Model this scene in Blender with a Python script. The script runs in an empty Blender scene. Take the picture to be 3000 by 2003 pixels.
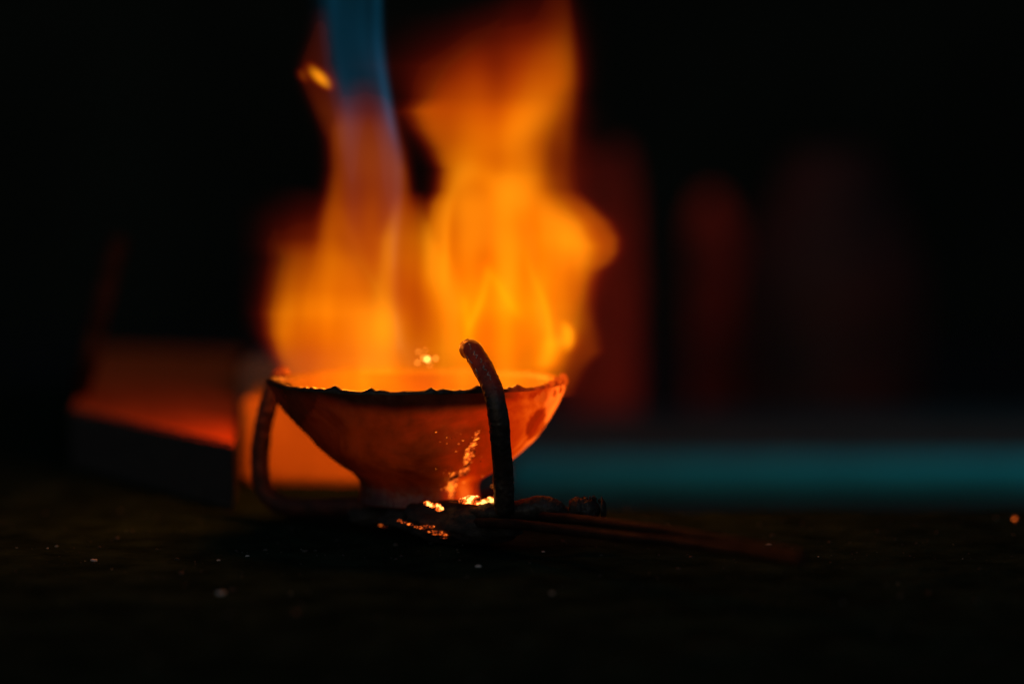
import bpy, bmesh, math, random
import numpy as np
from mathutils import Vector, noise as mnoise

random.seed(7)
rng = np.random.default_rng(11)
scene = bpy.context.scene
COL = scene.collection

# ---------------------------------------------------------------- camera
F_PX = 8333.0                      # focal length in photo pixels (100 mm on 36 mm, 3000 px wide)
CAM_Y, CAM_H, PITCH = -1.0, 0.139, math.radians(4.1)
cd = bpy.data.cameras.new('camera')
cd.lens, cd.sensor_width = 100.0, 36.0
cd.clip_start, cd.clip_end = 0.01, 100.0
cd.dof.use_dof = True
cd.dof.focus_distance = 0.953
cd.dof.aperture_fstop = 3.2
cam = bpy.data.objects.new('camera', cd)
cam.location = (0, CAM_Y, CAM_H)
cam.rotation_euler = (math.pi / 2 - PITCH, 0, 0)
COL.objects.link(cam)
scene.camera = cam

# ---------------------------------------------------------------- world: the last dim daylight
w = bpy.data.worlds.new('World')
scene.world = w
w.use_nodes = True
nt = w.node_tree
nt.nodes.clear()
sky = nt.nodes.new('ShaderNodeTexSky')
sky.sky_type = 'NISHITA'
sky.sun_disc = False
sky.sun_elevation = math.radians(24)
sky.sun_rotation = math.radians(200)
bg = nt.nodes.new('ShaderNodeBackground')
bg.inputs['Strength'].default_value = 0.016
wo = nt.nodes.new('ShaderNodeOutputWorld')
nt.links.new(sky.outputs[0], bg.inputs[0])
nt.links.new(bg.outputs[0], wo.inputs[0])

scene.view_settings.view_transform = 'Standard'
scene.view_settings.look = 'None'
scene.view_settings.exposure = 0.0
scene.view_settings.gamma = 1.0
cy = scene.cycles
cy.transparent_max_bounces = 32
cy.max_bounces = 6
cy.diffuse_bounces = 3
cy.glossy_bounces = 3
cy.volume_bounces = 0
cy.volume_step_rate = 1.0
cy.volume_max_steps = 512


def at(px, py, y):
    """world point on the plane Y = y seen at photo pixel (px, py)"""
    a, b = (px - 1500.0) / F_PX, (py - 1001.5) / F_PX
    c, s = math.cos(PITCH), math.sin(PITCH)
    d = Vector((a, c - b * s, -s - b * c))
    t = (y - CAM_Y) / d.y
    return Vector((d.x * t, y, CAM_H + d.z * t))


# fire light: the flames light the place through these lamps that sit inside them
def fire_lamp(px, py, y, energy, radius, color):
    ld = bpy.data.lights.new('fire_glow', 'POINT')
    ld.energy, ld.shadow_soft_size, ld.color = energy, radius, color
    o = bpy.data.objects.new('fire_glow', ld)
    o.location = at(px, py, y)
    COL.objects.link(o)


fire_lamp(965, 880, 0.018, 0.34, 0.012, (1.0, 0.20, 0.01))
fire_lamp(1070, 600, 0.008, 0.24, 0.012, (1.0, 0.20, 0.01))
fire_lamp(1420, 920, 0.030, 0.34, 0.014, (1.0, 0.20, 0.01))
fire_lamp(1480, 520, 0.0, 0.05, 0.014, (1.0, 0.20, 0.01))

# added lamp out of view overhead: narrow cool light for the far right pipe
ad = bpy.data.lights.new('added_pipe_light', 'AREA')
ad.shape = 'RECTANGLE'
ad.size, ad.size_y = 0.12, 0.06
ad.energy = 0.031
ad.spread = math.radians(30)
ad.color = (0.15, 0.85, 1.0)
ao = bpy.data.objects.new('added_pipe_light', ad)
ao.location = (0.37, 0.62, 1.25)
ao.rotation_euler = (Vector((0.37, 0.76, 0.0)) - Vector(ao.location)).to_track_quat('-Z', 'Y').to_euler()
COL.objects.link(ao)


# small patch of daylight from behind the camera: the glints on wet flux and iron
fd = bpy.data.lights.new('daylight_behind', 'AREA')
fd.shape = 'SQUARE'
fd.size = 0.22
fd.energy = 0.5
fd.color = (0.75, 0.9, 1.0)
fo = bpy.data.objects.new('daylight_behind', fd)
fo.location = (0.35, -1.3, 1.05)
fo.rotation_euler = (Vector((0.0, -0.05, 0.05)) - Vector(fo.location)).to_track_quat('-Z', 'Y').to_euler()
COL.objects.link(fo)


# ---------------------------------------------------------------- helpers
def tag(o, label=None, cat=None, group=None, kind=None):
    for k, v in (('label', label), ('category', cat), ('group', group), ('kind', kind)):
        if v:
            o[k] = v
    return o


def link_mesh(name, verts, faces, mat, parent=None, smooth=True):
    me = bpy.data.meshes.new(name)
    me.from_pydata([tuple(v) for v in verts], [], faces)
    me.validate()
    me.polygons.foreach_set('use_smooth', [smooth] * len(me.polygons))
    me.materials.append(mat)
    o = bpy.data.objects.new(name, me)
    COL.objects.link(o)
    if parent:
        o.parent = parent
        o.matrix_parent_inverse = parent.matrix_world.inverted()
    me.update()
    return o


def empty(name, loc, label, cat, group=None):
    o = bpy.data.objects.new(name, None)
    o.empty_display_size = 0.01
    o.location = loc
    COL.objects.link(o)
    bpy.context.view_layer.update()
    return tag(o, label, cat, group)


def catmull(pts, n):
    """pts: list of tuples -> n samples along a Catmull-Rom curve through all columns"""
    P = np.array(pts, float)
    P = np.vstack([2 * P[0] - P[1], P, 2 * P[-1] - P[-2]])
    m = len(P) - 3
    out = []
    for k in range(n):
        t = k / (n - 1) * m
        i = min(int(t), m - 1)
        f = t - i
        a, b, c, d = P[i], P[i + 1], P[i + 2], P[i + 3]
        out.append(0.5 * (2 * b + (c - a) * f + (2 * a - 5 * b + 4 * c - d) * f * f + (3 * b - a - 3 * c + d) * f ** 3))
    return np.array(out)


def tube(path, n, seg=28, rough=0.0, freq=300.0, seed=0.0, cap=4, fine=0.0):
    """path rows (x, y, z, r) -> rough iron rod with rounded ends"""
    S = catmull(path, n)
    C, R = S[:, :3], S[:, 3]
    T = np.gradient(C, axis=0)
    T /= np.linalg.norm(T, axis=1)[:, None]
    rings = []
    up = np.array([0.13, -1.0, 0.2])
    for i in range(n):
        t = T[i]
        u = up - t * up.dot(t)
        u /= np.linalg.norm(u)
        up = u
        rings.append((C[i], u, np.cross(t, u), R[i]))
    full = []
    for k in range(cap):
        a = (k + 0.35) / cap * math.pi / 2
        c, u, v, r = rings[0]
        full.append((c - T[0] * r * 0.8 * math.cos(a), u, v, r * math.sin(a)))
    full += rings
    for k in range(cap):
        a = (1 - (k + 0.65) / cap) * math.pi / 2
        c, u, v, r = rings[-1]
        full.append((c + T[-1] * r * 0.8 * math.cos(a), u, v, r * math.sin(a)))
    vs, fs = [], []
    for c, u, v, r in full:
        for j in range(seg):
            a = 2 * math.pi * j / seg
            d = u * math.cos(a) + v * math.sin(a)
            p = c + d * r
            q = Vector(p * freq) + Vector((seed, seed * 1.7, 0))
            k = rough * mnoise.fractal(q, 0.9, 2.1, 4)
            if fine:
                k += fine * max(0.0, mnoise.noise(q * 3.3) - 0.25)
            vs.append(p + d * k)
    m = len(full)
    for i in range(m - 1):
        for j in range(seg):
            k = (j + 1) % seg
            fs.append((i * seg + j, i * seg + k, (i + 1) * seg + k, (i + 1) * seg + j))
    fs.append(tuple(reversed(range(seg))))
    fs.append(tuple((m - 1) * seg + j for j in range(seg)))
    return vs, fs


def rock(c, r, seed, sub=3, amp=0.35, squash=(1, 1, 1), freq=1.3):
    bm = bmesh.new()
    bmesh.ops.create_icosphere(bm, subdivisions=sub, radius=1.0)
    vs = []
    for v in bm.verts:
        d = v.co.normalized()
        k = 1 + amp * mnoise.fractal(d * freq + Vector((seed, seed * 2.3, -seed)), 0.8, 2.2, 4)
        vs.append(Vector(c) + Vector((d.x * squash[0], d.y * squash[1], d.z * squash[2])) * r * k)
    fs = [tuple(v.index for v in f.verts) for f in bm.faces]
    bm.free()
    return vs, fs


def merge(*parts):
    vs, fs = [], []
    for v, f in parts:
        o = len(vs)
        vs += list(v)
        fs += [tuple(i + o for i in q) for q in f]
    return vs, fs


# ---------------------------------------------------------------- materials
class NB:
    """small node-tree builder"""
    def __init__(self, name):
        self.m = bpy.data.materials.new(name)
        self.m.use_nodes = True
        self.t = self.m.node_tree
        self.t.nodes.clear()
        self.out = self.t.nodes.new('ShaderNodeOutputMaterial')

    def n(self, typ, ins=None, **kw):
        nd = self.t.nodes.new(typ)
        for k, v in kw.items():
            setattr(nd, k, v)
        for k, v in (ins or {}).items():
            if isinstance(v, bpy.types.NodeSocket):
                self.t.links.new(v, nd.inputs[k])
            else:
                nd.inputs[k].default_value = v
        return nd

    def link(self, a, b):
        self.t.links.new(a, b)

    def math(self, op, a, b=0.0, c=0.0, clamp=False):
        nd = self.n('ShaderNodeMath', {0: a, 1: b, 2: c}, operation=op)
        nd.use_clamp = clamp
        return nd.outputs[0]

    def ramp(self, fac, stops, interp='EASE'):
        nd = self.n('ShaderNodeValToRGB', {0: fac})
        cr = nd.color_ramp
        cr.interpolation = interp
        while len(cr.elements) < len(stops):
            cr.elements.new(0.5)
        for e, (p, c) in zip(cr.elements, stops):
            e.position = p
            e.color = (*c, 1) if len(c) == 3 else c
        return nd.outputs[0]

    def maprange(self, v, a, b, c=0.0, d=1.0, smooth=True):
        nd = self.n('ShaderNodeMapRange', {'Value': v, 'From Min': a, 'From Max': b, 'To Min': c, 'To Max': d})
        nd.interpolation_type = 'SMOOTHSTEP' if smooth else 'LINEAR'
        return nd.outputs[0]

    def noise(self, vec, scale, detail=5.0, rough=0.6, dist=0.0):
        return self.n('ShaderNodeTexNoise', {'Vector': vec, 'Scale': scale, 'Detail': detail, 'Roughness': rough, 'Distortion': dist}).outputs[0]

    def obj(self):
        return self.n('ShaderNodeTexCoord').outputs['Object']

    def bump(self, h, strength, dist):
        return self.n('ShaderNodeBump', {'Height': h, 'Strength': strength, 'Distance': dist}).outputs[0]


def mat_iron(name, dark=(0.018, 0.014, 0.012), light=(0.07, 0.05, 0.04), rough=0.5, bump=0.6):
    b = NB(name)
    co = b.obj()
    n1 = b.noise(co, 160, 6, 0.65)
    n2 = b.noise(co, 900, 4, 0.6)
    col = b.ramp(n1, [(0.35, dark), (0.7, light)])
    h = b.math('ADD', n1, b.math('MULTIPLY', n2, 0.5))
    rg = b.maprange(n2, 0.3, 0.7, rough - 0.15, rough + 0.2)
    p = b.n('ShaderNodeBsdfPrincipled', {'Base Color': col, 'Metallic': 0.25, 'Roughness': rg, 'Normal': b.bump(h, bump, 0.0012)})
    b.link(p.outputs[0], b.out.inputs[0])
    return b.m


def mat_simple(name, c0, c1, scale=60, rough=0.8, bump=0.4, dist=0.001, spec=0.5):
    b = NB(name)
    co = b.obj()
    n1 = b.noise(co, scale, 7, 0.65)
    n2 = b.noise(co, scale * 7, 4, 0.6)
    col = b.ramp(n1, [(0.3, c0), (0.72, c1)])
    h = b.math('ADD', n1, b.math('MULTIPLY', n2, 0.35))
    p = b.n('ShaderNodeBsdfPrincipled', {'Base Color': col, 'Roughness': rough, 'Specular IOR Level': spec, 'Normal': b.bump(h, bump, dist)})
    b.link(p.outputs[0], b.out.inputs[0])
    return b.m


def mat_ember(name, strength=6.0, scale=400, lo=0.42, hi=0.62, top=(1.0, 0.42, 0.09)):
    b = NB(name)
    co = b.obj()
    n1 = b.noise(co, scale, 4, 0.6)
    heat = b.maprange(n1, lo, hi)
    col = b.ramp(heat, [(0.0, (0.25, 0.006, 0.0)), (0.5, (1.0, 0.12, 0.01)), (1.0, top)])
    p = b.n('ShaderNodeBsdfPrincipled', {'Base Color': (0.03, 0.02, 0.018, 1), 'Roughness': 0.8, 'Emission Color': col,
                                         'Emission Strength': b.math('MULTIPLY', b.math('POWER', heat, 1.6), strength)})
    b.link(p.outputs[0], b.out.inputs[0])
    return b.m


def mat_rod():
    """blackened iron, dull red hot where it reaches into the flames"""
    b = NB('flame_heated_iron')
    co = b.obj()
    z = b.n('ShaderNodeSeparateXYZ', {0: co}).outputs[2]
    n1 = b.noise(co, 160, 6, 0.65)
    n2 = b.noise(co, 1100, 4, 0.6)
    hot = b.math('MULTIPLY', b.maprange(b.math('ADD', z, b.math('MULTIPLY', n1, 0.006)), 0.054, 0.071, 0.0, 0.04), b.maprange(n1, 0.3, 0.7, 0.6, 1.3))
    col = b.ramp(n1, [(0.35, (0.008, 0.006, 0.005)), (0.7, (0.026, 0.016, 0.012))])
    h = b.math('ADD', n1, b.math('MULTIPLY', n2, 0.3))
    p = b.n('ShaderNodeBsdfPrincipled', {'Base Color': col, 'Metallic': 0.2, 'Roughness': 0.42, 'Normal': b.bump(h, 0.35, 0.0008),
                                         'Emission Color': (1.0, 0.05, 0.0, 1), 'Emission Strength': hot})
    b.link(p.outputs[0], b.out.inputs[0])
    return b.m


M_HOTROD = mat_rod()
M_ROD = mat_iron('scaled_iron', (0.008, 0.006, 0.005), (0.024, 0.016, 0.012), 0.5, 0.4)
M_LEG = mat_iron('dull_iron', (0.03, 0.007, 0.004), (0.10, 0.022, 0.010), 0.65)
M_DULL = mat_simple('sooty_iron', (0.006, 0.0035, 0.0025), (0.028, 0.014, 0.009), 120, 0.8, 0.6, 0.001, 0.1)
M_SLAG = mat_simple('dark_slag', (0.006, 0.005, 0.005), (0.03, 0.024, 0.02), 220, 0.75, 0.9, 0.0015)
M_EMBER = mat_ember('hot_ember', 4.0, 330, 0.34, 0.66)
M_EMBER_DIM = mat_ember('cooling_ember', 1.7, 700, 0.40, 0.70, (1.0, 0.20, 0.02))
M_GROUND = mat_simple('sooty_ground', (0.0045, 0.0095, 0.0055), (0.015, 0.030, 0.017), 45, 0.9, 0.8, 0.002, 0.0)
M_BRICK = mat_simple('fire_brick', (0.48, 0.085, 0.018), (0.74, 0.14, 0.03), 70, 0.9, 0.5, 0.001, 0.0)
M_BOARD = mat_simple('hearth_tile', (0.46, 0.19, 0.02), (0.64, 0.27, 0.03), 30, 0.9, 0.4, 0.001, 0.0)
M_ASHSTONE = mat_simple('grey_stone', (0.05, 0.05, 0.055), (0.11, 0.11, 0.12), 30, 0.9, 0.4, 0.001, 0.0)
M_FLOOR = mat_simple('far_floor', (0.012, 0.015, 0.016), (0.03, 0.035, 0.036), 3, 0.8, 0.3, 0.004, 0.1)
M_WALL = mat_simple('back_wall_plaster', (0.006, 0.010, 0.008), (0.014, 0.022, 0.017), 2.5, 0.9, 0.3, 0.004, 0.1)
M_TEAL = mat_simple('teal_paint', (0.004, 0.40, 0.46), (0.008, 0.56, 0.62), 8, 0.55, 0.2, 0.001)
M_GREYMET = mat_simple('grey_paint', (0.04, 0.045, 0.045), (0.07, 0.075, 0.075), 8, 0.6, 0.2, 0.001)
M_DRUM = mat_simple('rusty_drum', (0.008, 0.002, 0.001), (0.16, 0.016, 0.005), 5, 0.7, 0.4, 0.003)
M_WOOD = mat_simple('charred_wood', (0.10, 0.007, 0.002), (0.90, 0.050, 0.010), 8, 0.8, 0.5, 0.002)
M_GRIT = mat_simple('pale_grit', (0.22, 0.23, 0.22), (0.5, 0.52, 0.5), 500, 0.5, 0.3, 0.0005)
M_CINDER = mat_simple('dark_cinder', (0.012, 0.013, 0.012), (0.05, 0.05, 0.045), 400, 0.8, 0.3, 0.0005)


def mat_clay():
    """clay shell: soot-stained, incandescent where the torch has heated it (towards +x and low down), rim light and foot shade painted in"""
    b = NB('crucible_clay')
    co = b.obj()
    sx = b.n('ShaderNodeSeparateXYZ', {0: co})
    x, y, z = sx.outputs
    n_lo = b.noise(co, 34, 4, 0.55)
    n_mid = b.noise(co, 120, 6, 0.6)
    n_hi = b.noise(co, 900, 3, 0.6)
    wx = b.math('ADD', x, b.math('MULTIPLY', b.math('SUBTRACT', n_lo, 0.5), 0.016))
    # radiance of the clay: cold at the left lip, red in the middle, orange at the right wall
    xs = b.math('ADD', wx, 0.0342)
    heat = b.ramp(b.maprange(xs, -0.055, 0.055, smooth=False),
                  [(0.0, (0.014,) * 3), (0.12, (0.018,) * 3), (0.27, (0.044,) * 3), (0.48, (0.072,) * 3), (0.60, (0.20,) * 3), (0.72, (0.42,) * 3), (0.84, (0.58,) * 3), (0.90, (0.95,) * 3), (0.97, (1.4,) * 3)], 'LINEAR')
    # ragged edge of the soot coat at the left and dark band under the rim
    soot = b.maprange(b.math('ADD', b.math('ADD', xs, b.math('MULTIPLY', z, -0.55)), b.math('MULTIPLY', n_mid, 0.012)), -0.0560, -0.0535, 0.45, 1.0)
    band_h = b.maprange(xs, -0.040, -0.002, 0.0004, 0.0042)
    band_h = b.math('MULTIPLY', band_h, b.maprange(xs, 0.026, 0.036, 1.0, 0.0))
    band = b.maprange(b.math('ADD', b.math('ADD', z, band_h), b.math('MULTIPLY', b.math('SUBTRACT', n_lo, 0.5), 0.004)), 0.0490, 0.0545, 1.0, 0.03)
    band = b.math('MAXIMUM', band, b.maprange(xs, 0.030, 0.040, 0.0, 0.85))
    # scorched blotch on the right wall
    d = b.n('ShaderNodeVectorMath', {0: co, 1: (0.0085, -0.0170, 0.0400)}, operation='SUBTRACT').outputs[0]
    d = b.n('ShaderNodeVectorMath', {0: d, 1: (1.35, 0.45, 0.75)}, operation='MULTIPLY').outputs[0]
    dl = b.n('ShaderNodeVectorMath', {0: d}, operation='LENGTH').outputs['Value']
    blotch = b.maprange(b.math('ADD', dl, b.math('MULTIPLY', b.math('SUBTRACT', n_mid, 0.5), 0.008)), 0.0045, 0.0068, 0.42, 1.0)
    # dark smudge on the front, then shade at the foot painted into the glow
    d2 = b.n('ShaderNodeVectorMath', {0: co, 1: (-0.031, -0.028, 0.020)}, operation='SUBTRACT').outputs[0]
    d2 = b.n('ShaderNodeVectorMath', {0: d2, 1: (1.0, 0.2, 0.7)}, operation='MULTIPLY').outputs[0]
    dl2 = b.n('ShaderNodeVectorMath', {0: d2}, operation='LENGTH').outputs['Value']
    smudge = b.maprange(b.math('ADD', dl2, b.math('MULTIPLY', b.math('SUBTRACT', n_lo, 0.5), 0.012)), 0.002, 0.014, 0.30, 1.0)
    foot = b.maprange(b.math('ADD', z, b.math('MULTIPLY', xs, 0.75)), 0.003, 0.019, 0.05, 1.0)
    edge = b.maprange(b.math('SUBTRACT', xs, b.math('ADD', 0.0364, b.math('MULTIPLY', b.math('SUBTRACT', z, 0.028), 0.65))), -0.0065, 0.0005, 0.0, 0.75)  # rim light painted in as emission along the right silhouette
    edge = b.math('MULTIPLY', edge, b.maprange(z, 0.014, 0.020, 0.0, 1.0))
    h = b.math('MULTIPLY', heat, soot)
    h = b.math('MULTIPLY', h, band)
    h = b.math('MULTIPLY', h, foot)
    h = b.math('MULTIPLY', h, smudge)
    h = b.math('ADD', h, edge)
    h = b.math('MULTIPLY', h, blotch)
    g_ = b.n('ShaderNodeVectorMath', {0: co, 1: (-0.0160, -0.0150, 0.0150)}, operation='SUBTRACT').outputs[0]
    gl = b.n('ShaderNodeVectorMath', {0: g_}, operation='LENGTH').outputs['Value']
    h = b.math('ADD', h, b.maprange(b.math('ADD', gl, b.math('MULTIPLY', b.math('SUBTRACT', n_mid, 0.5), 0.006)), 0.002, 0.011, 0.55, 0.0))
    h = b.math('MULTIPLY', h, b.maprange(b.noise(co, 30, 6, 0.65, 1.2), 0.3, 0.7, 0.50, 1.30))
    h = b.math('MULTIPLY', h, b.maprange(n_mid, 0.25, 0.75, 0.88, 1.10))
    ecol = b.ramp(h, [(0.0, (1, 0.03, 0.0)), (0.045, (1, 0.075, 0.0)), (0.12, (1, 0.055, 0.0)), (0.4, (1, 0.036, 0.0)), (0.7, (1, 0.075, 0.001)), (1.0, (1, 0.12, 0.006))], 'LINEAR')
    est = b.math('MULTIPLY', h, 1.0)
    col = b.ramp(n_mid, [(0.3, (0.03, 0.011, 0.007)), (0.7, (0.075, 0.028, 0.015))])
    col = b.n('ShaderNodeMix', {0: b.maprange(b.math('ADD', z, b.math('MULTIPLY', n_lo, 0.006)), 0.012, 0.022, 0.0, 1.0), 6: (0.006, 0.004, 0.003, 1), 7: col}, data_type='RGBA').outputs[2]  # soot and shade of the foot put into the base colour
    hh = b.math('ADD', n_mid, b.math('MULTIPLY', n_hi, 0.25))
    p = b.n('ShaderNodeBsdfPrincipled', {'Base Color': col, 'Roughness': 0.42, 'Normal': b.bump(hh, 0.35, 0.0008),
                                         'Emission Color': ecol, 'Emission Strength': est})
    b.link(p.outputs[0], b.out.inputs[0])
    return b.m


def mat_hot(name, rgb, strength, scale=90):
    b = NB(name)
    co = b.obj()
    n1 = b.noise(co, scale, 5, 0.6)
    s = b.maprange(n1, 0.25, 0.75, strength * 0.75, strength * 1.2)
    p = b.n('ShaderNodeBsdfPrincipled', {'Base Color': (0.02, 0.008, 0.004, 1), 'Roughness': 0.7, 'Specular IOR Level': 0.2, 'Emission Color': (*rgb, 1), 'Emission Strength': s,
                                         'Normal': b.bump(n1, 0.4, 0.0008)})
    b.link(p.outputs[0], b.out.inputs[0])
    return b.m


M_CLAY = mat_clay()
M_INNER = mat_hot('glowing_bowl_lining', (1.0, 0.14, 0.003), 0.16)
M_MELT = mat_hot('molten_metal', (1.0, 0.20, 0.005), 0.35)
M_GLAZE = mat_simple('black_flux_glaze', (0.006, 0.004, 0.003), (0.02, 0.012, 0.008), 200, 0.28, 0.25, 0.0006)
M_WET = mat_simple('wet_flux', (0.10, 0.11, 0.12), (0.3, 0.32, 0.35), 300, 0.12, 0.1, 0.0003, 1.0)
def mat_rim():
    """black flux glaze, glowing through where the right side of the rim is hottest"""
    b = NB('rim_flux_glaze')
    co = b.obj()
    x = b.n('ShaderNodeSeparateXYZ', {0: co}).outputs[0]
    n1 = b.noise(co, 220, 6, 0.6)
    col = b.ramp(n1, [(0.35, (0.006, 0.004, 0.003)), (0.7, (0.03, 0.018, 0.010))])
    hot = b.maprange(b.math('ADD', x, b.math('MULTIPLY', n1, 0.004)), -0.002, 0.016, 0.0, 0.5)
    hot = b.math('MULTIPLY', hot, b.maprange(n1, 0.3, 0.7, 0.5, 1.2))
    p = b.n('ShaderNodeBsdfPrincipled', {'Base Color': col, 'Roughness': 0.4, 'Specular IOR Level': 0.35, 'Normal': b.bump(n1, 0.3, 0.0005),
                                         'Emission Color': (1.0, 0.06, 0.001, 1), 'Emission Strength': hot})
    b.link(p.outputs[0], b.out.inputs[0])
    return b.m


M_RIM = mat_rim()
M_BEAD_HOT = mat_hot('hot_flux_bead', (1.0, 0.09, 0.003), 0.7, 200)
M_RUN = mat_ember('slag_run_painted_glints', 2.3, 300, 0.30, 0.72, (1.0, 0.24, 0.015))

# ---------------------------------------------------------------- setting
X0 = 0.10


def slab(name, pts, z_top, thick, mat, kind='structure', bevel=0.0):
    """prism over the ground polygon pts"""
    bm = bmesh.new()
    vs = [bm.verts.new((x, y, z_top)) for x, y in pts]
    f = bm.faces.new(vs)
    r = bmesh.ops.extrude_face_region(bm, geom=[f])
    bmesh.ops.translate(bm, verts=[v for v in r['geom'] if isinstance(v, bmesh.types.BMVert)], vec=(0, 0, -thick))
    bmesh.ops.recalc_face_normals(bm, faces=bm.faces)
    if bevel:
        bmesh.ops.bevel(bm, geom=list(bm.edges), offset=bevel, segments=2, affect='EDGES')
    me = bpy.data.meshes.new(name)
    bm.to_mesh(me)
    bm.free()
    me.materials.append(mat)
    o = bpy.data.objects.new(name, me)
    COL.objects.link(o)
    if kind:
        o['kind'] = kind
    return o


# sooty work surface: a bumpy sheet with a broken back edge
def ground_z(x, y):
    return 0.0011 * mnoise.fractal(Vector((x * 40, y * 40, 0.3)), 0.9, 2.1, 5) - 0.0006


def back_edge(x):
    return 0.066 + 0.006 * mnoise.noise(Vector((x * 22, 3.1, 0))) + 0.003 * mnoise.noise(Vector((x * 90, 1.1, 0))) + 0.56 * min(1.0, max(0.0, (-0.025 - x) / 0.03))


gx = np.concatenate([np.linspace(-1.6, -0.30, 40)[:-1], np.linspace(-0.30, 0.30, 330), np.linspace(0.30, 1.6, 40)[1:]])
gt = np.concatenate([np.linspace(0, 0.75, 60)[:-1], np.linspace(0.75, 1, 220)])
vs, fs = [], []
for t in gt:
    for x in gx:
        ye = back_edge(x)
        y = -1.5 + (ye + 1.5) * t
        z = ground_z(x, y) - (max(0.0, (y - (ye - 0.006)) / 0.006) ** 2) * 0.004
        vs.append((x, y, z))
nx_, ny_ = len(gx), len(gt)
for j in range(ny_ - 1):
    for i in range(nx_ - 1):
        fs.append((j * nx_ + i, j * nx_ + i + 1, (j + 1) * nx_ + i + 1, (j + 1) * nx_ + i))
base = len(vs)
for i, x in enumerate(gx):
    vs.append((x, vs[(ny_ - 1) * nx_ + i][1] + 0.001, -0.155))
for i in range(nx_ - 1):
    fs.append(((ny_ - 1) * nx_ + i, (ny_ - 1) * nx_ + i + 1, base + i + 1, base + i))
g = link_mesh('ground', vs, fs, M_GROUND)
g['kind'] = 'structure'

fl = slab('floor', [(-6, 0.07), (6, 0.07), (6, 6), (-6, 6)], -0.16, 0.05, M_FLOOR)
wl = slab('wall', [(-6, 3.2), (6, 3.2), (6, 3.35), (-6, 3.35)], 3.0, 3.2, M_WALL, None)
tag(wl, 'dark plastered wall lost in shadow far behind the fire', 'wall')

# upright firebrick standing behind the bowl
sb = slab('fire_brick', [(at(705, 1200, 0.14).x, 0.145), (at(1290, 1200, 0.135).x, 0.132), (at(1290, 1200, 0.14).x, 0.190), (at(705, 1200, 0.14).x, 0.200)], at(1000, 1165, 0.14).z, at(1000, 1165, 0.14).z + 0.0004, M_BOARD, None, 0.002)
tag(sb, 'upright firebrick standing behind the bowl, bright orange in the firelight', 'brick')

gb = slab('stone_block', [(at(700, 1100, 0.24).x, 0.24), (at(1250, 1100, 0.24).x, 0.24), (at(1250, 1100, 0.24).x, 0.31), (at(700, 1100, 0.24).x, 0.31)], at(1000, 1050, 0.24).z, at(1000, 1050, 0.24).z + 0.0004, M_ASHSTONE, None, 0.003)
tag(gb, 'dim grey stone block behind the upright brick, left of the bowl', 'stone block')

# brick block at left: long edge runs away to the back left
A = at(685, 1300, 0.06)
zt = A.z
YB = (CAM_H - zt) / math.tan(PITCH + math.atan((1195 - 1001.5) / F_PX)) - 1
B = at(205, 1195, YB)
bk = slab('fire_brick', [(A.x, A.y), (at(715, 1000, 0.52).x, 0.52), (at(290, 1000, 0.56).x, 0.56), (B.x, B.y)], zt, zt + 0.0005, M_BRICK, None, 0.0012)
bk.data.materials.append(M_SLAG)  # near-black colour puts in the shade on the sides turned from the fire
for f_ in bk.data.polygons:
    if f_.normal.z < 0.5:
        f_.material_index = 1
tag(bk, 'large reddish firebrick left of the crucible, sides coloured black for shade and dull red top', 'brick')

# ---------------------------------------------------------------- crucible
CR = empty('crucible', at(1230, 1470, 0.0), 'round clay melting crucible glowing red hot, full of flames on an iron stand', 'crucible')
RIM_Z = at(1215, 1118, 0.0).z


def zpy(py, y=0.0):
    return at(1500, py, y).z


prof = [  # photo row -> left and right outline of the bowl
    (1120, 778, 1656), (1150, 797, 1648), (1190, 822, 1630), (1240, 868, 1601), (1290, 915, 1560),
    (1330, 958, 1518), (1360, 1000, 1480), (1385, 1038, 1435), (1402, 1052, 1408), (1420, 1056, 1402), (1445, 1052, 1404), (1468, 1046, 1408)]
SEG = 640


def lip(a):
    """plan shape: a rounded bowl drawn out to a small pouring lip on the left, a weaker one on the right"""
    k = 1.0
    k += 0.055 * math.exp(-((a - math.pi) / 0.16) ** 2)
    return k


def rim_wave(a):
    s = mnoise.noise(Vector((math.cos(a) * 3.1, math.sin(a) * 3.1, 0.7)))
    t = mnoise.noise(Vector((math.cos(a) * 16, math.sin(a) * 16, 2.7)))
    return 0.0005 * s + 0.00025 * t


def ring(xl, xr, ys, z, wob=1.0, top=0.0):
    c, hx = (xl + xr) / 2, (xr - xl) / 2
    out = []
    for j in range(SEG):
        a = 2 * math.pi * j / SEG
        k = 1 + (lip(a) - 1) * top
        x = c + hx * math.cos(a) * (1 if top == 0 else k / (1.055 * top + 1 - top) if math.cos(a) < -0.9 else 1)
        pinch = 1 - 0.35 * top * math.exp(-((abs(a - math.pi)) / 0.45) ** 2)
        y = ys * math.sin(a) * pinch
        d = 0.0006 * wob * mnoise.fractal(Vector((x * 130, y * 130, z * 130)), 0.8, 2.2, 4)
        out.append(Vector((x + d * math.cos(a), y + d * math.sin(a), z + rim_wave(a) * top)))
    return out


rows = catmull([(p[0], p[1], p[2]) for p in prof], 64)
outer = []
for py, l, r in rows:
    z = zpy(py)
    xl, xr = at(l, py, 0).x, at(r, py, 0).x
    t = max(0.0, min(1.0, (z - 0.02) / (RIM_Z - 0.02)))
    outer.append(ring(xl, xr, (xr - xl) / 2 * 0.945, z, 1.0, t ** 2))
vs, fs = [], []
for rg in outer:
    vs += rg
for i in range(len(outer) - 1):
    for j in range(SEG):
        k = (j + 1) % SEG
        fs.append((i * SEG + j, (i + 1) * SEG + j, (i + 1) * SEG + k, i * SEG + k))
fs.append(tuple((len(outer) - 1) * SEG + j for j in reversed(range(SEG))))
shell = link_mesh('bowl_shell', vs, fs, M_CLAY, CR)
shell['label'] = 'clay bowl wall, dark at the left lip and glowing orange at the right'

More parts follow.
